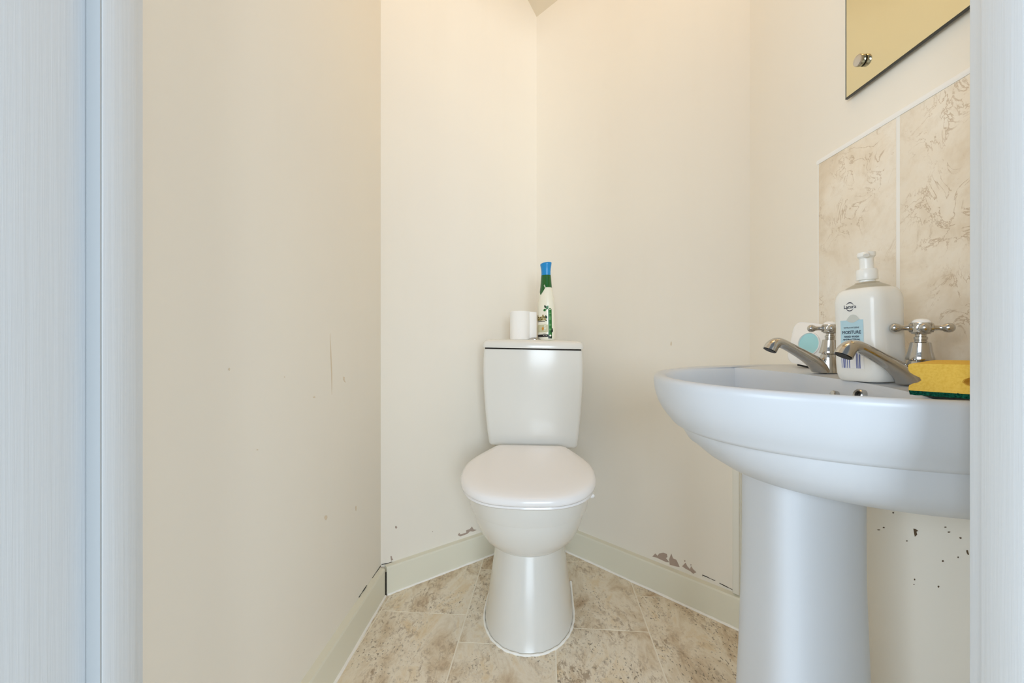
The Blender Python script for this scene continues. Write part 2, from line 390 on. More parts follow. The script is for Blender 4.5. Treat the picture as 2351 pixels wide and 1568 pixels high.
obj('stand_off', move(lathe([(0.006, 0), (0.006, 0.007)], 20), Matrix.Translation((0.0, 0.196, 0.0445)) @ Matrix.Rotation(-PI / 2, 4, 'Y')), M_CHROME, mir)

# ---------------------------------------------------------------- washbasin
ZC_, BW, BD, BN, RIM, TILT = 0.6739, 0.2548, 0.3889, 2.12, 0.6957, 0.0411
NH, NB = 72, 28
def bring(sa, sb, z, xb=0.0, backhalf=None):
    """One ring of the basin in its own frame: x = 0 at the wall, y along the wall, z = 0 on the rim."""
    pts = []
    for i in range(NH + 1):
        t = -PI / 2 + PI * i / NH; c, s = math.cos(t), math.sin(t)
        pts.append(Vector((xb - BD * sa * abs(c) ** (2 / BN), BW * sb * math.copysign(abs(s) ** (2 / BN), s), z)))
    y0 = pts[-1].y
    for i in range(1, NB):
        y = y0 - 2 * y0 * i / NB
        pts.append(Vector((xb, y, z)))
    return pts
def hole(k, z, dx=0.0):
    """Ring of the bowl: front follows the rim, back edge curves along the tap deck."""
    pts = []; A, B = BD - 0.019, BW - 0.021
    t0 = math.acos((0.165 / A) ** (BN / 2))
    for i in range(NH + 1):
        t = -t0 + 2 * t0 * i / NH; c, s = math.cos(t), math.sin(t)
        pts.append(Vector((-A * abs(c) ** (2 / BN), B * math.copysign(abs(s) ** (2 / BN), s), 0)))
    y0 = pts[-1].y
    for i in range(1, NB):
        y = y0 - 2 * y0 * i / NB; r = abs(y / y0)
        pts.append(Vector((-0.165 + 0.053 * (1 - r ** 2.4), y, 0)))
    cx = -0.225
    out = []
    for p in pts:
        out.append(Vector((cx + (p.x - cx) * k + dx, p.y * k, z)))
    return out
basin = thing('washbasin', 'white ceramic pedestal washbasin with two taps, against the right wall under the tiles', 'washbasin', (XW - 0.0015, ZC_, RIM), (TILT, 0, 0))
under = [(0.50, 0.50, -0.1545), (0.62, 0.66, -0.1520), (0.715, 0.790, -0.1420), (0.775, 0.860, -0.1280), (0.822, 0.885, -0.1130), (0.852, 0.894, -0.0990), (0.872, 0.897, -0.0890), (0.880, 0.898, -0.0840), (0.884, 0.898, -0.0822)]
apron = [(0.893, 0.902, -0.0820), (0.904, 0.910, -0.0812), (0.914, 0.918, -0.0792), (0.923, 0.924, -0.0760), (0.930, 0.930, -0.0720), (0.944, 0.944, -0.0660), (0.963, 0.963, -0.056), (0.980, 0.980, -0.044), (0.992, 0.992, -0.030), (0.998, 0.998, -0.018), (1.0, 1.0, -0.010), (0.999, 1.0, -0.006), (0.995, 0.995, -0.0025), (0.986, 0.984, -0.0002), (0.976, 0.972, 0.0003)]
rings = [bring(*r) for r in under + apron]
def lerp_ring(A, B, t): return [a.lerp(b, t) for a, b in zip(A, B)]
H0 = hole(1.0, -0.0035)
last = bring(0.976, 0.972, 0.0003)
ins = lerp_ring(last, H0, 0.55)
for p in ins: p.z = -0.0012 if p.x < -0.16 else -0.0015
rings += [ins, H0, hole(0.985, -0.0085), hole(0.965, -0.020), hole(0.93, -0.045), hole(0.87, -0.075), hole(0.75, -0.103), hole(0.55, -0.120), hole(0.3, -0.128), hole(0.09, -0.131)]
obj('bowl', loft(rings), M_CER, basin, sharp=42)
# waste, overflow ring and chain stay inside the bowl
obj('plug_waste', lathe([(0.021, -0.1285), (0.021, -0.126), (0.016, -0.1255), (0.014, -0.128)], 32, c=(-0.225, 0, 0)), M_CHROME, basin)
def inner(y, z, r, m, name, parent, dep=0.004, tor=True):
    x = -0.1215
    M4 = Matrix.Translation((x, y, z)) @ Matrix.Rotation(math.radians(-78), 4, 'Y')
    prof = [(r * 0.55, 0.001), (r * 0.62, dep), (r * 0.85, dep * 1.25), (r, dep), (r * 1.05, -0.004)] if tor else [(r, -0.004), (r, dep * .5), (r * .8, dep), (0.0002, dep * 1.1)]
    return obj(name, move(lathe(prof, 28, False, not tor), M4), m, parent)
ov = inner(-0.056, -0.0205, 0.0085, M_CHROME, 'overflow_ring', basin, 0.005)
inner(-0.056, -0.0205, 0.0048, M_BLACK, 'overflow_hole', ov, 0.0015, False)
inner(-0.005, -0.0265, 0.0058, M_CHROME, 'chain_stay', basin, 0.004, False)
obj('sealant_bead', tube([(-0.0035, -0.245 + 0.49 * i / 40, 0.0010 + 0.0004 * math.sin(i)) for i in range(41)], 0.0035, 8), M_CAULK, basin)
obj('sealant_lump', move(lathe([(0.0005, -0.006), (0.008, -0.004), (0.012, 0.002), (0.006, 0.006)], 16), Matrix.Translation((-0.075, -0.09, -0.151)) @ Matrix.Diagonal((1, 2.0, 1, 1))), mat('old_sealant', (226, 220, 178), 0.7), basin)

ped = thing('basin_pedestal', 'white ceramic pedestal column standing on the floor under the washbasin', 'pedestal', (0.4475, ZC_, 0))
def pring(hx, hy, z, n=4.2, N=96):
    return [Vector((hx * math.copysign(abs(math.cos(2 * PI * i / N)) ** (2 / n), math.cos(2 * PI * i / N)), hy * math.copysign(abs(math.sin(2 * PI * i / N)) ** (2 / n), math.sin(2 * PI * i / N)), z)) for i in range(N)]
obj('column', loft([pring(0.094, 0.096, 0.0), pring(0.094, 0.096, 0.004), pring(0.086, 0.088, 0.03), pring(0.078, 0.080, 0.10), pring(0.072, 0.073, 0.25), pring(0.068, 0.069, 0.40), pring(0.068, 0.068, 0.48), pring(0.068, 0.068, 0.5445)]), M_CER, ped, sharp=50)

# white trunking over the pipes, standing on the skirting behind the basin
tk = on_plane(1691.5, 1200, PC, PR); tk.z = 0
trk = thing('pipe_trunking', 'narrow white vertical pipe trunking in the corner behind the basin pedestal', 'trunking', (tk.x, tk.y, 0.0855), (0, 0, math.atan2(_u2.y, _u2.x)))
bevel_obj('trunking_base', box(-0.0075, 0.0125, -0.007, 0.0, 0.0, 0.50), M_PIPE, trk, 0.001, 2)
bevel_obj('trunking_cover', box(-0.0062, 0.0112, -0.0150, -0.007, 0.004, 0.50), M_PIPE, trk, 0.003, 3)
obj('paint_chip', box(-0.0085, -0.0062, -0.0045, -0.0005, 0.022, 0.036), M_BLACK, trk, smooth=False)

# ---------------------------------------------------------------- taps
def deck(y): return RIM + TILT * (y - ZC_)
def make_tap(loc, spin, label):
    t = thing('basin_tap', label, 'tap', loc, (TILT, 0, 0), 'pair of basin pillar taps')
    # body: flared foot, waist, bell shaped cover
    b = obj('tap_body', lathe([(0.0165, 0.0), (0.0165, 0.002), (0.0150, 0.006), (0.0142, 0.014), (0.0140, 0.022), (0.0132, 0.028), (0.0115, 0.0318), (0.0113, 0.0330)], 40), M_CHROME, t)
    obj('bell_cover', lathe([(0.0100, 0.0326), (0.0148, 0.0330), (0.0152, 0.0345), (0.0140, 0.0385), (0.0124, 0.0450), (0.0113, 0.0520), (0.0106, 0.0562), (0.0095, 0.0570), (0.0070, 0.0572), (0.0062, 0.0575)], 40), M_CHROME, t)
    obj('spindle', lathe([(0.0068, 0.0565), (0.0068, 0.0590), (0.0060, 0.0594), (0.0060, 0.0600), (0.0072, 0.0606), (0.0072, 0.0640), (0.0058, 0.0646), (0.0058, 0.0675), (0.0070, 0.0680)], 28), M_CHROME, t)
    P = catmull([(-0.012, 0, -0.0005), (-0.022, 0, 0.0140), (-0.038, 0, 0.0258), (-0.055, 0, 0.0358), (-0.072, 0, 0.0452), (-0.084, 0, 0.0506), (-0.0925, 0, 0.0510), (-0.0990, 0, 0.0462), (-0.1035, 0, 0.0385)], 6)
    rr = [0.0150, 0.0140, 0.0116, 0.0100, 0.0094, 0.0098, 0.0108, 0.0120, 0.0126]
    R = []
    for i in range(len(P)):
        s = i / 6; k = min(int(s), 7); R.append(rr[k] + (rr[k + 1] - rr[k]) * (s - k))
    sp = tube(P, R, 28, 0.86, True)
    sp = ([Vector((p[0], p[1], max(p[2], 0.0004))) for p in sp[0]], sp[1])
    spout = obj('spout', sp, M_CHROME, t)
    d = (P[-1] - P[-3]).normalized(); M4 = Matrix.Translation(P[-1] + d * 0.0002) @ d.to_track_quat('Z', 'Y').to_matrix().to_4x4()
    obj('nozzle', move(lathe([(0.0100, 0.0), (0.0100, 0.0007), (0.0002, 0.0007)], 24), M4), M_BLACK, spout)
    h = obj('handle', lathe([(0.0060, 0.0672), (0.0095, 0.0682), (0.0112, 0.0705), (0.0112, 0.0825), (0.0106, 0.0832), (0.0098, 0.0834)], 40), M_CHROME, t)
    for i in range(4):
        a = spin + i * PI / 2
        arm = lathe([(0.0062, 0.0085), (0.0062, 0.0120), (0.0036, 0.0128), (0.0032, 0.0170), (0.0038, 0.0205), (0.0052, 0.0222), (0.0062, 0.0252), (0.0064, 0.0272), (0.0056, 0.0302), (0.0035, 0.0322), (0.0004, 0.0330)], 24)
        M4 = Matrix.Translation((0, 0, 0.0762)) @ Matrix.Rotation(a, 4, 'Z') @ Matrix.Rotation(PI / 2, 4, 'Y')
        obj('handle_arm', move(arm, M4), M_CHROME, h)
    obj('porcelain_cap', lathe([(0.0100, 0.0832), (0.0097, 0.0848), (0.0080, 0.0868), (0.0050, 0.0882), (0.0002, 0.0888)], 32), M_PORC, h)
    return t
TX, TYN, TYF = 0.5500, 0.5845, 0.7510
va = math.atan2(-0.685, 0.728)
make_tap((TX, TYN, deck(TYN) - 0.0004), va + 0.12, 'chrome cross-head basin tap nearer the doorway, beside the yellow sponge')
make_tap((TX, TYF, deck(TYF) - 0.0004), va + 0.20, 'chrome cross-head basin tap farther in, in front of the round-cornered air freshener')

# ---------------------------------------------------------------- hand wash bottle
hw_y, hw_x = 0.640, 0.530
M_SOAPB = mat('milky_soap_bottle', (240, 240, 235), 0.20); bsdf(M_SOAPB).inputs['Subsurface Weight'].default_value = 0.0; bsdf(M_SOAPB).inputs['Subsurface Radius'].default_value = (0.02, 0.02, 0.018); bsdf(M_SOAPB).inputs['Subsurface Scale'].default_value = 0.3
M_CLEAR = mat('clear_plastic', (238, 234, 222), 0.08); bsdf(M_CLEAR).inputs['Transmission Weight'].default_value = 0.85; bsdf(M_CLEAR).inputs['IOR'].default_value = 1.3
M_PUMP = mat('white_pump_plastic', (244, 244, 240), 0.28)
hwb = thing('hand_wash_bottle', 'white plastic hand wash pump bottle with pale blue label, between the two taps', 'bottle', (hw_x, hw_y, deck(hw_y) - 0.0014), (TILT * 0.9, 0, math.radians(-80)))
HX, HYY, HN = 0.0368, 0.0312, 3.6
def waist(z):
    k = [(0.0, 0.86), (0.004, 0.93), (0.012, 0.985), (0.03, 1.0), (0.055, 0.985), (0.080, 0.97), (0.105, 0.985), (0.118, 0.985), (0.126, 0.945), (0.132, 0.86), (0.1355, 0.76)]
    for (a, va_), (b, vb_) in zip(k, k[1:]):
        if z <= b: return va_ + (vb_ - va_) * (z - a) / (b - a)
    return k[-1][1]
zs = [0, 0.002, 0.004, 0.008, 0.012, 0.02, 0.03, 0.042, 0.055, 0.068, 0.08, 0.092, 0.105, 0.112, 0.118, 0.122, 0.126, 0.129, 0.132, 0.134, 0.1355]
bo = obj('bottle_body', loft([pring(HX * waist(z), HYY * waist(z), z, HN, 72) for z in zs]), M_SOAPB, hwb, sharp=70)
sh = [(0.76, 0.1353), (0.66, 0.1385), (0.52, 0.1412), (0.40, 0.1432), (0.36, 0.145)]
obj('clear_shoulder', loft([pring(HX * k, HYY * (k * 0.9 + 0.06), z, 2.6, 60) for k, z in sh]), M_CLEAR, hwb, sharp=60)
obj('pump_collar', join(lathe([(0.0112, 0.1440), (0.0112, 0.1455), (0.0095, 0.1460), (0.0095, 0.1478), (0.0128, 0.1485), (0.0132, 0.1500), (0.0128, 0.1620), (0.0118, 0.1640), (0.0090, 0.1645)], 40)), M_PUMP, hwb)
pp = obj('pump_head', join(lathe([(0.0085, 0.164), (0.0085, 0.1800), (0.0110, 0.1830), (0.0113, 0.1870), (0.0108, 0.1886), (0.0060, 0.1898), (0.0002, 0.1900)], 36)), M_PUMP, hwb)
obj('pump_nozzle', tube(catmull([(0.0026, -0.003, 0.1845), (0.0080, -0.0095, 0.1845), (0.0105, -0.0125, 0.1837), (0.0115, -0.0136, 0.1822)], 4), 0.0038, 14), M_PUMP, pp)
def hw_surf(u, z, off):
    k = waist(z); hx, hy = HX * k, HYY * k
    u = max(-hx * 0.985, min(hx * 0.985, u))
    return Vector((u, -hy * (1 - abs(u / hx) ** HN) ** (1 / HN) - off, z))
def hw_decal(name, vf, m, cx, cz, off, parent):
    v, f = vf
    return obj(name, ([hw_surf(p.x * 1.06 + cx, (p.y + cz) * 1.07 + 0.0100, off) for p in v], f), m, parent, smooth=False)
M_LBL = mat('pale_blue_label', (186, 220, 232), 0.35); M_WHITE = mat('white_label', (240, 241, 242), 0.35)
M_NAVY = mat('navy_print', (30, 38, 66), 0.4); M_GREYP = mat('grey_print', (120, 128, 136), 0.4); M_BLUEB = mat('blue_bar_print', (98, 110, 168), 0.4)
lx = 0.0005
lab = hw_decal('label', grid(-0.0165, 0.0165, 0.036, 0.0745, 12, 8), M_LBL, lx, 0.0, 0.0003, hwb)
# the label's top edge dips to the right around a grey leaf shape
hw_decal('leaf_print', ([Vector((-0.0085 + 0.017 * i / 10, 0.0745 - 0.0035 * math.sin(PI * i / 10) * (1 if i else 0), 0)) for i in range(11)] + [Vector((-0.0085 + 0.019 * i / 10, 0.0745 + 0.0075 * math.sin(PI * i / 10) ** 0.8, 0)) for i in range(10, -1, -1)], [tuple(range(22))]), mat('leaf_grey_print', (206, 210, 204), 0.4), lx + 0.002, 0.0, 0.0005, lab)
hw_decal('barcode_panel', grid(-0.0165, 0.0165, 0.0085, 0.0305, 12, 4), M_WHITE, lx, 0.0, 0.0003, hwb)
navy = ([Vector(p) for p in ((-0.0165, 0.0305, 0), (-0.0165, 0.0395, 0), (-0.010, 0.0345, 0), (0.0, 0.0322, 0), (0.010, 0.0345, 0), (0.0165, 0.0395, 0), (0.0165, 0.0305, 0))], [(0, 1, 2), (0, 2, 3), (0, 3, 6), (3, 4, 6), (4, 5, 6)])
hw_decal('navy_band', navy, M_NAVY, lx, 0.0, 0.0005, lab)
bars = []
for x0, wd in ((-0.0155, .0008), (-0.0128, .0022), (-0.0098, .0012), (-0.0070, .0010), (-0.0040, .0012), (0.0062, .0012), (0.0082, .0010), (0.0104, .0016)):
    bars.append(grid(x0, x0 + wd, 0.0088, 0.0302, 1, 4))
hw_decal('barcode_bars', join(*bars), M_BLUEB, lx, 0.0, 0.0005, lab)
for txt, sz, z, m, bd in (('EXTRA HYGIENE', 0.0030, 0.0632, M_GREYP, 0.00006), ('MOISTURE', 0.0058, 0.0560, M_NAVY, 0.00010), ('HAND WASH', 0.0036, 0.0508, M_NAVY, 0.0001), ('ANTIBACTERIAL', 0.0034, 0.0468, M_NAVY, 0.0001)):
    hw_decal('lettering', bold(text_mesh(txt, sz), bd), m, lx, z, 0.0006, lab)
hw_decal('lettering', bold(text_mesh('Lacura', 0.0068), 0.00008), M_NAVY, lx - 0.001, 0.0907, 0.0004, hwb)
arc = []
for a0_, a1_ in ((20, 150), (200, 330)):
    n = 14; pts = []
    for i in range(n + 1):
        a = math.radians(a0_ + (a1_ - a0_) * i / n); wd = 0.0005 * math.sin(PI * i / n) + 0.0001
        pts += [Vector((math.cos(a) * (0.0056 - wd), math.sin(a) * (0.0056 - wd), 0)), Vector((math.cos(a) * (0.0056 + wd), math.sin(a) * (0.0056 + wd), 0))]
    arc.append((pts, [(2 * i, 2 * i + 1, 2 * i + 3, 2 * i + 2) for i in range(n)]))
hw_decal('logo_arcs', join(*arc), M_NAVY, lx - 0.001, 0.0929, 0.0004, hwb)

# ---------------------------------------------------------------- air freshener (white, rounded square, teal window)
af = thing('air_freshener', 'white rounded-square air freshener with a round teal window, behind the farther tap', 'air freshener', (0.5775, 0.846, deck(0.846) + 0.0035), (TILT, math.radians(9), math.radians(-74)))
M_TEAL = mat('teal_gel', (172, 226, 232), 0.25)
def rsq(hx, hz, r, y, n=10):
    pts = []
    for cx, cz, a0_ in ((hx - r, hz - r, 0), (-hx + r, hz - r, 90), (-hx + r, -hz + r, 180), (hx - r, -hz + r, 270)):
        for i in range(n + 1):
            a = math.radians(a0_ + 90 * i / n); pts.append(Vector((cx + r * math.cos(a), y, hz + cz + r * math.sin(a))))
    return pts
LEAN = Matrix.Rotation(math.radians(-8), 4, 'X')
w2, h2 = 0.0425, 0.0415
obj('case', move(loft([rsq(w2 - 0.003, h2, 0.016, 0.012), rsq(w2, h2, 0.018, 0.009), rsq(w2, h2, 0.018, -0.005), rsq(w2 - 0.0012, h2, 0.017, -0.0072), rsq(w2 - 0.003, h2, 0.016, -0.008)]), LEAN), M_PORC, af, sharp=60)
ring = [[Vector((r * math.cos(2 * PI * i / 40), y, 0.0425 + r * math.sin(2 * PI * i / 40))) for i in range(40)] for r, y in ((0.0232, -0.0078), (0.0226, -0.0100), (0.0212, -0.0104), (0.0205, -0.0079))]
obj('window_rim', move(loft(ring, True, False, False), LEAN), M_PORC, af)
obj('gel_window', move(loft([[Vector((r * math.cos(2 * PI * i / 40), y, 0.0425 + r * math.sin(2 * PI * i / 40))) for i in range(40)] for r, y in ((0.0207, -0.0079), (0.0204, -0.0082), (0.004, -0.0083))]), LEAN), M_TEAL, af)
obj('foot', move(box(-0.018, 0.018, -0.004, 0.009, -0.0032, 0.0004), Matrix()), M_BLACK, af, smooth=False)

# ---------------------------------------------------------------- sponge
sy, sx = 0.4735, 0.4600
u_ = Vector((0.51, -0.86)); n_ = Vector((0.86, 0.51))
spg = thing('scouring_sponge', 'yellow sponge with a dark green scourer base, on the near end of the washbasin', 'sponge', (0.4618, 0.4649, deck(0.4649) + 0.0002), (TILT, 0, math.atan2(u_.y, u_.x)))
M_SPONGE = mat('yellow_sponge', (232, 190, 84), 0.95, spec=0.1)
_v = coords(M_SPONGE); _n = noise(M_SPONGE, _v, 420, 3, 0.6)
ln(M_SPONGE, ramp(M_SPONGE, _n, [(0.3, (226, 182, 78)), (0.6, (236, 196, 92))]), bsdf(M_SPONGE).inputs['Base Color']); bump(M_SPONGE, _n, 0.5, 0.001)
M_SCOUR = mat('green_scourer', (14, 82, 62), 0.95, spec=0.1)
_v = coords(M_SCOUR); _n = noise(M_SCOUR, _v, 500, 3, 0.7); ln(M_SCOUR, ramp(M_SCOUR, _n, [(0.35, (6, 48, 40)), (0.65, (24, 104, 80))]), bsdf(M_SCOUR).inputs['Base Color']); bump(M_SCOUR, _n, 1.0, 0.002)
def spring(y, k):
    # cross-section: flat top and bottom, a rounded finger groove along each long side
    hwid = 0.0276 * k; pts = []
    side = [(0.0, 0.0055), (0.0, 0.0085), (0.0006, 0.0110), (0.0035, 0.0132), (0.0084, 0.0150), (0.0110, 0.0176), (0.0096, 0.0205), (0.0042, 0.0235), (0.0014, 0.0258), (0.0, 0.0282), (0.0, 0.0338), (0.0012, 0.0352), (0.0030, 0.0358)]
    for d, z in side: pts.append(Vector((hwid - d, y, z)))
    for i in range(1, 6): pts.append(Vector(((hwid - 0.003) * (1 - i / 3.0), y, 0.0360)))
    for d, z in reversed(side): pts.append(Vector((-hwid + d, y, z)))
    return pts
obj('foam', loft([spring(-0.0005, 0.97)] + [spring(0.0008, 0.995)] + [spring(0.0008 + 0.072 * i / 10, 1.0 + 0.004 * math.sin(i * 2.3)) for i in range(11)] + [spring(0.0736, 0.975)]), M_SPONGE, spg, sharp=50)
def scr(z, k):
    N = 30; o = []
    for i in range(N): o.append((-0.0268 * k + 0.0536 * k * i / N, -0.0002))
    for i in range(N): o.append((0.0268 * k, 0.0725 * i / N))
    for i in range(N): o.append((0.0268 * k - 0.0536 * k * i / N, 0.0725))
    for i in range(N): o.append((-0.0268 * k, 0.0725 - 0.0725 * i / N))
    return [Vector((x + random.uniform(-0.0006, 0.0006), y + random.uniform(-0.0006, 0.0006), z + random.uniform(-0.0003, 0.0003))) for x, y in o]
obj('scourer', loft([scr(0.0006, 0.985), scr(0.0018, 1.0), scr(0.0042, 1.0), scr(0.0057, 0.99)]), M_SCOUR, spg, smooth=False)

# ---------------------------------------------------------------- toilet
YAW = -math.atan(0.085)
toi = thing('toilet', 'white close-coupled toilet with a closed lid, standing in the far corner', 'toilet', (0.0330, 1.042, 0), (0, 0, YAW))
def tring(front, back, hw, z, n=2.2, N=80, tiltz=0.0, backsq=5.0, cx=0.0, wpos=0.42):
    """Plan ring: rounded front (towards -y), squarer back; wpos says where along its length it is widest."""
    L = back - front; ym = front + L * wpos; pts = []
    for i in range(N):
        a = 2 * PI * i / N; c, s = math.cos(a), math.sin(a)
        if s < 0: e = n; ly = ym - front
        else: e = backsq; ly = back - ym
        x = hw * math.copysign(abs(c) ** (2 / e), c); y = ym + ly * math.copysign(abs(s) ** (2 / e), s)
        pts.append(Vector((cx + x, y, z + tiltz * (y - front))))
    return pts
pan = [
    tring(0.000, 0.440, 0.1225, 0.000, 2.1), tring(0.002, 0.440, 0.1215, 0.004, 2.1), tring(0.012, 0.440, 0.1165, 0.040, 2.1), tring(0.026, 0.440, 0.1100, 0.090, 2.15),
    tring(0.041, 0.440, 0.1030, 0.140, 2.2), tring(0.054, 0.440, 0.0975, 0.185, 2.2), tring(0.060, 0.440, 0.0955, 0.208, 2.2),
    tring(0.056, 0.440, 0.0995, 0.2120, 2.2), tring(0.040, 0.440, 0.1120, 0.2180, 2.15), tring(0.018, 0.435, 0.1270, 0.2330, 2.1), tring(0.001, 0.430, 0.1390, 0.2560, 2.1),
    tring(-0.011, 0.42, 0.1470, 0.2840, 2.1), tring(-0.016, 0.42, 0.1512, 0.3060, 2.1), tring(-0.0165, 0.42, 0.1505, 0.3150, 2.1), tring(-0.0250, 0.42, 0.1590, 0.3166, 2.1),
    tring(-0.0270, 0.42, 0.1605, 0.3225, 2.1), tring(-0.0310, 0.42, 0.1645, 0.3450, 2.1), tring(-0.0325, 0.42, 0.1665, 0.3620, 2.1), tring(-0.0290, 0.42, 0.1640, 0.3665, 2.1), tring(-0.0200, 0.415, 0.1540, 0.3675, 2.1)]
obj('pan', loft(pan), M_PAN, toi, sharp=32)
# sealant bead around the foot, peeling up on the right-hand side
ft = tring(-0.0022, 0.440, 0.1248, 0.0022, 2.1, 120)
bead = [p for p in ft if p.y < 0.33]
bead.sort(key=lambda p: math.atan2(p.x, -(p.y - 0.19)))
for i, p in enumerate(bead): p.z += 0.001 * math.sin(i * 0.9) * 0.5
for k in range(1, 4): bead[-k].z += 0.010 * (4 - k) / 3
obj('sealant_bead', tube(bead, [0.0030 + 0.0006 * math.sin(i * 1.7) for i in range(len(bead))], 10), M_CAULK, toi)
# seat ring and domed lid, both sloping down towards the front
def lidring(k, z, dy=0.0, slope=0.085):
    prof = [(0.0, 0.0), (0.005, 0.060), (0.016, 0.096), (0.034, 0.123), (0.058, 0.1450), (0.088, 0.1620), (0.122, 0.1730), (0.155, 0.1775), (0.190, 0.1770), (0.225, 0.1710), (0.260, 0.1590), (0.292, 0.1440), (0.320, 0.1300), (0.340, 0.1195), (0.352, 0.1120), (0.3580, 0.1050), (0.3605, 0.0950), (0.3612, 0.0600), (0.3615, 0.0)]
    half = catmull([(w_, y_, 0) for y_, w_ in prof], 4)
    right = [Vector((p.x, p.y, 0)) for p in half]; left = [Vector((-p.x, p.y, 0)) for p in reversed(half[1:-1])]
    out = []
    for p in right + left:
        y = 0.19 + (p.y - 0.19) * (1 - (1 - k) * 0.92); x = p.x * k
        out.append(Vector((x, y - 0.057 + dy, z + slope * y)))
    return out
seat = [lidring(0.90, 0.3675, slope=0.02), lidring(0.955, 0.3680, slope=0.03), lidring(0.968, 0.3705, slope=0.04), lidring(0.962, 0.3745, slope=0.055), lidring(0.90, 0.3755, slope=0.06)]
obj('seat_ring', loft(seat), M_SEAT, toi, sharp=50)
lid = [lidring(0.93, 0.3765, slope=0.085), lidring(0.985, 0.3768, slope=0.085), lidring(0.997, 0.3785, slope=0.09), lidring(1.0, 0.3830, slope=0.098), lidring(0.996, 0.3890, slope=0.108), lidring(0.980, 0.3940, slope=0.116), lidring(0.95, 0.3970, slope=0.121), lidring(0.90, 0.3995, slope=0.125), lidring(0.8, 0.4020, slope=0.126), lidring(0.6, 0.4040, slope=0.126), lidring(0.3, 0.4050, slope=0.126), lidring(0.05, 0.4053, slope=0.126)]
obj('seat_lid', loft(lid), M_SEAT, toi, sharp=60)
for s in (-1, 1):
    obj('hinge', tube([(s * 0.060, 0.300, 0.3895), (s * 0.095, 0.300, 0.3895)], 0.0095, 18), M_SEAT, toi)
obj('seat_buffer', move(lathe([(0.0004, -0.006), (0.006, -0.004), (0.0085, 0.0), (0.006, 0.005), (0.0006, 0.0075)], 18), Matrix.Translation((0.1675, 0.105, 0.3545))), M_SEAT, toi)
# cistern (leaning a little to the right), lid and flush button
YB = 0.468
CR = math.radians(1.1)
def cring(hw, z, yfs, bow, yb=YB, backk=0.96, rc=0.016, grow=0.0):
    """Cistern ring: flat back, straight sides, rounded front corners, bowed front."""
    pts = []; hw += grow; yfs -= grow
    yf = lambda x: yfs - bow * (1 - (x / hw) ** 2)
    pts.append(Vector((hw * backk, yb, 0))); pts.append(Vector((hw * (0.55 + 0.45 * backk), (yb + yfs) / 2 + 0.02, 0)))
    for i in range(7):
        a = PI / 2 * i / 6; x = hw - rc + rc * math.cos(a); y = yf(hw - rc) + rc - rc * math.sin(a); pts.append(Vector((x, y, 0)))
    for i in range(1, 24):
        x = (hw - rc) * (1 - 2 * i / 24); pts.append(Vector((x, yf(x), 0)))
    for i in range(6, -1, -1):
        a = PI / 2 * i / 6; x = -(hw - rc + rc * math.cos(a)); y = yf(hw - rc) + rc - rc * math.sin(a); pts.append(Vector((x, y, 0)))
    pts.append(Vector((-hw * (0.55 + 0.45 * backk), (yb + yfs) / 2 + 0.02, 0))); pts.append(Vector((-hw * backk, yb, 0)))
    for i in range(1, 6): pts.append(Vector((-hw * backk + 2 * hw * backk * i / 6, yb, 0)))
    for p in pts: p.z = z - p.x * math.tan(CR); p.x += 0.004
    return pts
body = [(0.128, 0.4235, 0.352, 0.016, 0.012), (0.1385, 0.4270, 0.346, 0.019, 0.014), (0.1420, 0.4330, 0.342, 0.021, 0.016), (0.1470, 0.470, 0.339, 0.023, 0.016), (0.1535, 0.540, 0.336, 0.026, 0.016), (0.1580, 0.610, 0.334, 0.028, 0.016), (0.1600, 0.668, 0.333, 0.029, 0.016), (0.1592, 0.705, 0.3335, 0.029, 0.016), (0.1572, 0.7350, 0.334, 0.029, 0.016), (0.1555, 0.7362, 0.3355, 0.029, 0.015), (0.1400, 0.7362, 0.350, 0.029, 0.013)]
cis = obj('cistern', loft([cring(a, z, y, b, rc=r) for a, z, y, b, r in body]), M_PAN, toi, sharp=50)
ld = [(0.1570, 0.7402, 0.335, 0.030, 0.014), (0.1600, 0.7404, 0.332, 0.031, 0.016), (0.1604, 0.7450, 0.3315, 0.031, 0.016), (0.1590, 0.7550, 0.333, 0.031, 0.016), (0.1560, 0.7610, 0.336, 0.031, 0.016), (0.150, 0.7648, 0.342, 0.031, 0.016), (0.135, 0.7672, 0.356, 0.030, 0.016), (0.09, 0.7690, 0.385, 0.02, 0.016), (0.03, 0.7697, 0.415, 0.008, 0.008)]
obj('cistern_lid', loft([cring(a, z, y, b, rc=r, yb=YB + 0.001 - (0.1604 - a) * (0.35 if a < 0.15 else 0.8)) for a, z, y, b, r in ld]), M_PAN, toi, sharp=50)
obj('lid_gap_shade', loft([cring(0.1540, z, 0.3375, 0.029, rc=0.013, yb=YB - 0.002) for z in (0.7350, 0.7408)]), M_JOINTDARK, cis, smooth=False)  # dark ring painting in the shade of the gap under the lid
obj('flush_button', move(lathe([(0.0215, -0.002), (0.0215, 0.0012), (0.0195, 0.0030), (0.0165, 0.0036), (0.0160, 0.0030), (0.0155, 0.0056), (0.006, 0.0084), (0.0002, 0.0090)], 40), Matrix.Translation((0.008, 0.392, 0.7692))), M_CHROME, toi)

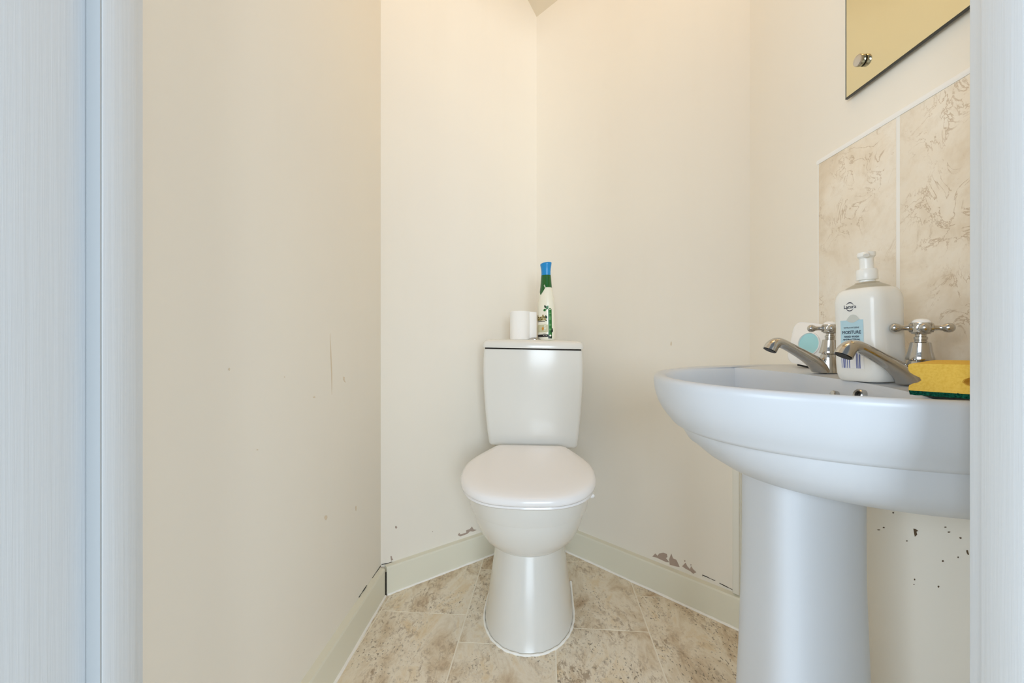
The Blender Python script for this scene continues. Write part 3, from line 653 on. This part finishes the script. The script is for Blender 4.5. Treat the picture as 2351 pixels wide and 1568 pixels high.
# ---------------------------------------------------------------- toilet roll on the cistern
LIDZ = 0.7696
roll = thing('toilet_roll', 'part-used white toilet roll standing on the left of the cistern lid', 'toilet roll', (0.0275, 1.462, LIDZ + 0.0008))
rh = 0.0945
rr_ = lambda r, z, N=56: [Vector((r * math.cos(2 * PI * i / N), r * math.sin(2 * PI * i / N), z)) for i in range(N)]
ro = obj('paper', loft([rr_(0.0215, 0), rr_(0.033, 0), rr_(0.0342, 0.0012), rr_(0.0342, rh - 0.0012), rr_(0.033, rh), rr_(0.0215, rh), rr_(0.0215, 0)], True, False, False), M_PAPER, roll)
obj('cardboard_tube', loft([rr_(0.0213, 0.0005), rr_(0.0213, rh - 0.0005), rr_(0.0200, rh - 0.0005), rr_(0.0200, 0.0005), rr_(0.0213, 0.0005)], True, False, False), M_CORE, roll)
tail = []
for i in range(13):
    s = i / 12; x = 0.0320 + 0.0225 * s; y = -0.0135 - 0.0065 * s + 0.012 * s * s
    tail.append([(x - 0.0012 * (1 - s) + 0.001 * s, y, 0.0045 * (1 - 0.3 * s)), (x + 0.0006 * s, y + 0.0004, rh * 0.6), (x - 0.0045 * (1 - s), y, rh - 0.002 - 0.001 * s)])
front = [[Vector(p) for p in r] for r in tail]; back = [[Vector(p) + Vector((0, 0.0006, 0)) for p in r] for r in tail]
obj('paper_tail', loft([f + list(reversed(b)) for f, b in zip(front, back)]), M_PAPER, roll)

# ---------------------------------------------------------------- cleaner spray bottle on the cistern
CBX, CBY = 0.1165, 1.462
cb = thing('cleaner_bottle', 'slim white cleaner spray bottle with green neck and blue cap on the cistern lid', 'bottle', (CBX, CBY, LIDZ - 0.0012), (0, math.radians(-0.6), math.radians(-48)))
CHX, CHY = 0.0315, 0.0270
def cw(z):
    k = [(0, 0.93), (0.004, 0.99), (0.02, 1.0), (0.08, 0.985), (0.115, 0.955), (0.135, 0.90), (0.155, 0.80), (0.170, 0.70), (0.185, 0.63), (0.205, 0.575), (0.218, 0.545)]
    for (a, p), (b, q_) in zip(k, k[1:]):
        if z <= b: return p + (q_ - p) * (z - a) / (b - a)
    return k[-1][1]
def cpt(al, z, off=0.0):
    k = cw(z); c, s = math.cos(al), math.sin(al)
    return Vector(((CHX * k + off) * s, -(CHY * k + off) * c, z))
M_CBODY = mat('cream_bottle_plastic', (236, 233, 216), 0.25); M_GREEN = mat('green_sleeve', (10, 92, 28), 0.2, coat=0.3); M_BLUE = mat('blue_cap', (14, 138, 206), 0.3)
N_ = 64
czs = [0, 0.002, 0.006, 0.02, 0.04, 0.06, 0.08, 0.1, 0.115, 0.125, 0.135, 0.145, 0.155, 0.163, 0.170, 0.178, 0.185, 0.195, 0.205, 0.213, 0.218]
obj('bottle_body', loft([[cpt(2 * PI * i / N_, z) for i in range(N_)] for z in czs]), M_CBODY, cb, sharp=60)
# green sleeve of the neck, its lower edge swept down towards the front label
def gl_z(al):
    d = (al + PI) % (2 * PI) - PI
    return 0.176 - 0.026 * max(0.0, min(1.0, (0.72 - abs(d + 0.15)) / 0.72)) ** 0.9 * 1.0
rows = []
for j in range(9):
    rows.append([cpt(2 * PI * i / N_, gl_z(2 * PI * i / N_) + (0.2185 - gl_z(2 * PI * i / N_)) * j / 8, 0.0005) for i in range(N_)])
obj('neck_sleeve', loft(rows, True, False, True), M_GREEN, cb)
cap = [(0.0165, 0.2180, 0), (0.0168, 0.2200, 0), (0.0168, 0.2300, 0), (0.0176, 0.2400, 0.02), (0.0190, 0.2480, 0.06), (0.0204, 0.2545, 0.10), (0.0208, 0.2575, 0.12), (0.0196, 0.2600, 0.12), (0.014, 0.2620, 0.1), (0.004, 0.2628, 0.05)]
rt = math.radians(48)
obj('spray_cap', loft([[Vector((r * math.cos(2 * PI * i / 40), 0.85 * r * math.sin(2 * PI * i / 40), z + sl * r * math.cos(2 * PI * i / 40 - rt))) for i in range(40)] for r, z, sl in cap]), M_BLUE, cb, sharp=60)
# printed decoration: (arc position, height) mapped onto the bottle's own surface
arcs = [(-PI + 2 * PI * i / 720) for i in range(721)]; cum = [0.0]
for a, b in zip(arcs, arcs[1:]): cum.append(cum[-1] + math.hypot(CHX * (math.sin(b) - math.sin(a)), CHY * (math.cos(b) - math.cos(a))))
mid = cum[360]
def a_of(s):
    s += mid; lo, hi = 0, 720
    while hi - lo > 1:
        m_ = (lo + hi) // 2
        if cum[m_] <= s: lo = m_
        else: hi = m_
    return arcs[lo] + (arcs[hi] - arcs[lo]) * (s - cum[lo]) / (cum[hi] - cum[lo])
def cdecal(name, vf, m, s0, z0, off, parent=cb):
    v, f = vf
    return obj(name, ([cpt(a_of(p.x + s0), p.y + z0, off) for p in v], f), m, parent, smooth=False)
def leaf(l, w_, ang, n=8):
    l *= 1.3; w_ *= 1.45
    pts = [Vector((l * i / n, w_ * math.sin(PI * i / n), 0)) for i in range(n + 1)] + [Vector((l * i / n, -w_ * math.sin(PI * i / n), 0)) for i in range(n - 1, 0, -1)]
    c, s = math.cos(ang), math.sin(ang)
    return [Vector((p.x * c - p.y * s, p.x * s + p.y * c, 0)) for p in pts], [tuple(range(len(pts)))]
M_INK = mat('black_print', (28, 26, 24), 0.5); M_DKG = mat('dark_green_print', (16, 52, 24), 0.4); M_MIDG = mat('green_print', (28, 112, 40), 0.35)
M_LTG = mat('light_green_print', (88, 150, 84), 0.4); M_YEL = mat('yellow_print', (236, 206, 60), 0.4); M_SAGE = mat('sage_print', (198, 194, 158), 0.4); M_CWH = mat('white_print', (240, 240, 232), 0.4); M_ORG = mat('orange_print', (206, 142, 50), 0.4)
# arc 0 is the middle of the front label; the camera looks at about +0.024
strip = grid(-0.0065, 0.0060, 0.010, 0.100, 4, 14)
st = cdecal('green_strip', join(strip, ([Vector((-0.00025 + 0.00625 * math.cos(PI * i / 10), 0.100 + 0.0050 * math.sin(PI * i / 10), 0)) for i in range(11)], [tuple(range(11))])), M_MIDG, 0.0338, 0.0, 0.0004)
for zz, hh in ((0.066, 0.012), (0.047, 0.006), (0.031, 0.006), (0.086, 0.004)):
    cdecal('strip_print', grid(-0.0042, 0.0038, zz, zz + hh, 2, 2), M_LTG, 0.0338, 0.0, 0.0007, st)
cdecal('strip_foot', grid(-0.0066, 0.0062, 0.0045, 0.0125, 2, 2), M_DKG, 0.0338, 0.0, 0.0006)
cdecal('round_badge', ([Vector((0.0032 * math.cos(2 * PI * i / 16), 0.0032 * math.sin(2 * PI * i / 16), 0)) for i in range(16)], [tuple(range(16))]), M_CWH, 0.0340, 0.0140, 0.0009)
cdecal('tick_print', ([Vector(p) for p in ((-.0014, 0, 0), (-.0004, -.0012, 0), (.0018, .0014, 0), (-.0004, -.0004, 0))], [(0, 1, 3), (1, 2, 3)]), M_CWH, 0.0338, 0.0815, 0.0009)
for l, w_, ang, s0, z0, m in ((0.012, 0.0028, 1.15, 0.0215, 0.1000, M_MIDG), (0.010, 0.0024, 2.15, 0.0215, 0.1045, M_DKG), (0.0085, 0.0030, -2.6, 0.0205, 0.1020, M_MIDG), (0.010, 0.0022, 2.0, 0.0235, 0.0700, M_DKG), (0.005, 0.0012, 3.6, 0.0235, 0.0660, M_DKG), (0.011, 0.0030, 1.2, 0.0372, 0.0230, M_DKG), (0.0055, 0.0012, 0.9, 0.0385, 0.0335, M_DKG)):
    cdecal('leaf_print', leaf(l, w_, ang), m, s0, z0, 0.0008)
fl = text_mesh('Flash', 0.0260)
cdecal('lettering', bold(fl, 0.0013), M_YEL, -0.0065, 0.0655, 0.0005)
cdecal('lettering', bold(fl, 0.0005), M_INK, -0.0065, 0.0655, 0.0008)
cdecal('underline', grid(-0.022, 0.016, 0.0605, 0.0625, 8, 1), M_INK, 0.0, 0.0, 0.0006)
cdecal('sage_panel', grid(-0.024, 0.0285, 0.0255, 0.0505, 12, 4), M_SAGE, 0.0, 0.0, 0.0004)
cdecal('text_block', join(*[grid(0.013, 0.0185 + (i % 3) * 0.0012, 0.0315 + 0.0036 * i, 0.0333 + 0.0036 * i, 2, 1) for i in range(5)]), M_CWH, 0.0, 0.0, 0.0007)
cdecal('fruit_print', leaf(0.010, 0.0028, 1.4), M_ORG, 0.0075, 0.0310, 0.0007)
cdecal('black_panel', grid(-0.022, 0.0290, 0.0095, 0.0180, 12, 2), M_INK, 0.0, 0.0, 0.0004)
cdecal('text_block', join(*[grid(x, x + 0.0028, 0.0125 + dz, 0.0138 + dz, 1, 1) for x, dz in ((0.010, 0.002), (0.0145, 0.0), (0.019, 0.0015))]), M_CWH, 0.0, 0.0, 0.0007)
cdecal('text_block', join(*[grid(0.009 + 0.0035 * i, 0.0115 + 0.0035 * i, 0.0205, 0.0215, 1, 1) for i in range(3)]), M_INK, 0.0, 0.0, 0.0005)
cdecal('text_block', join(*[([Vector((p.x * 0.8 - p.y * 0.5 , p.x * 0.5 + p.y * 0.8 , 0)) for p in grid(0, 0.006, 0.0035 * i, 0.0035 * i + 0.0018, 2, 1)[0]], grid(0, 1, 0, 1, 2, 1)[1]) for i in range(3)]), M_CWH, 0.014, 0.1750, 0.0012)
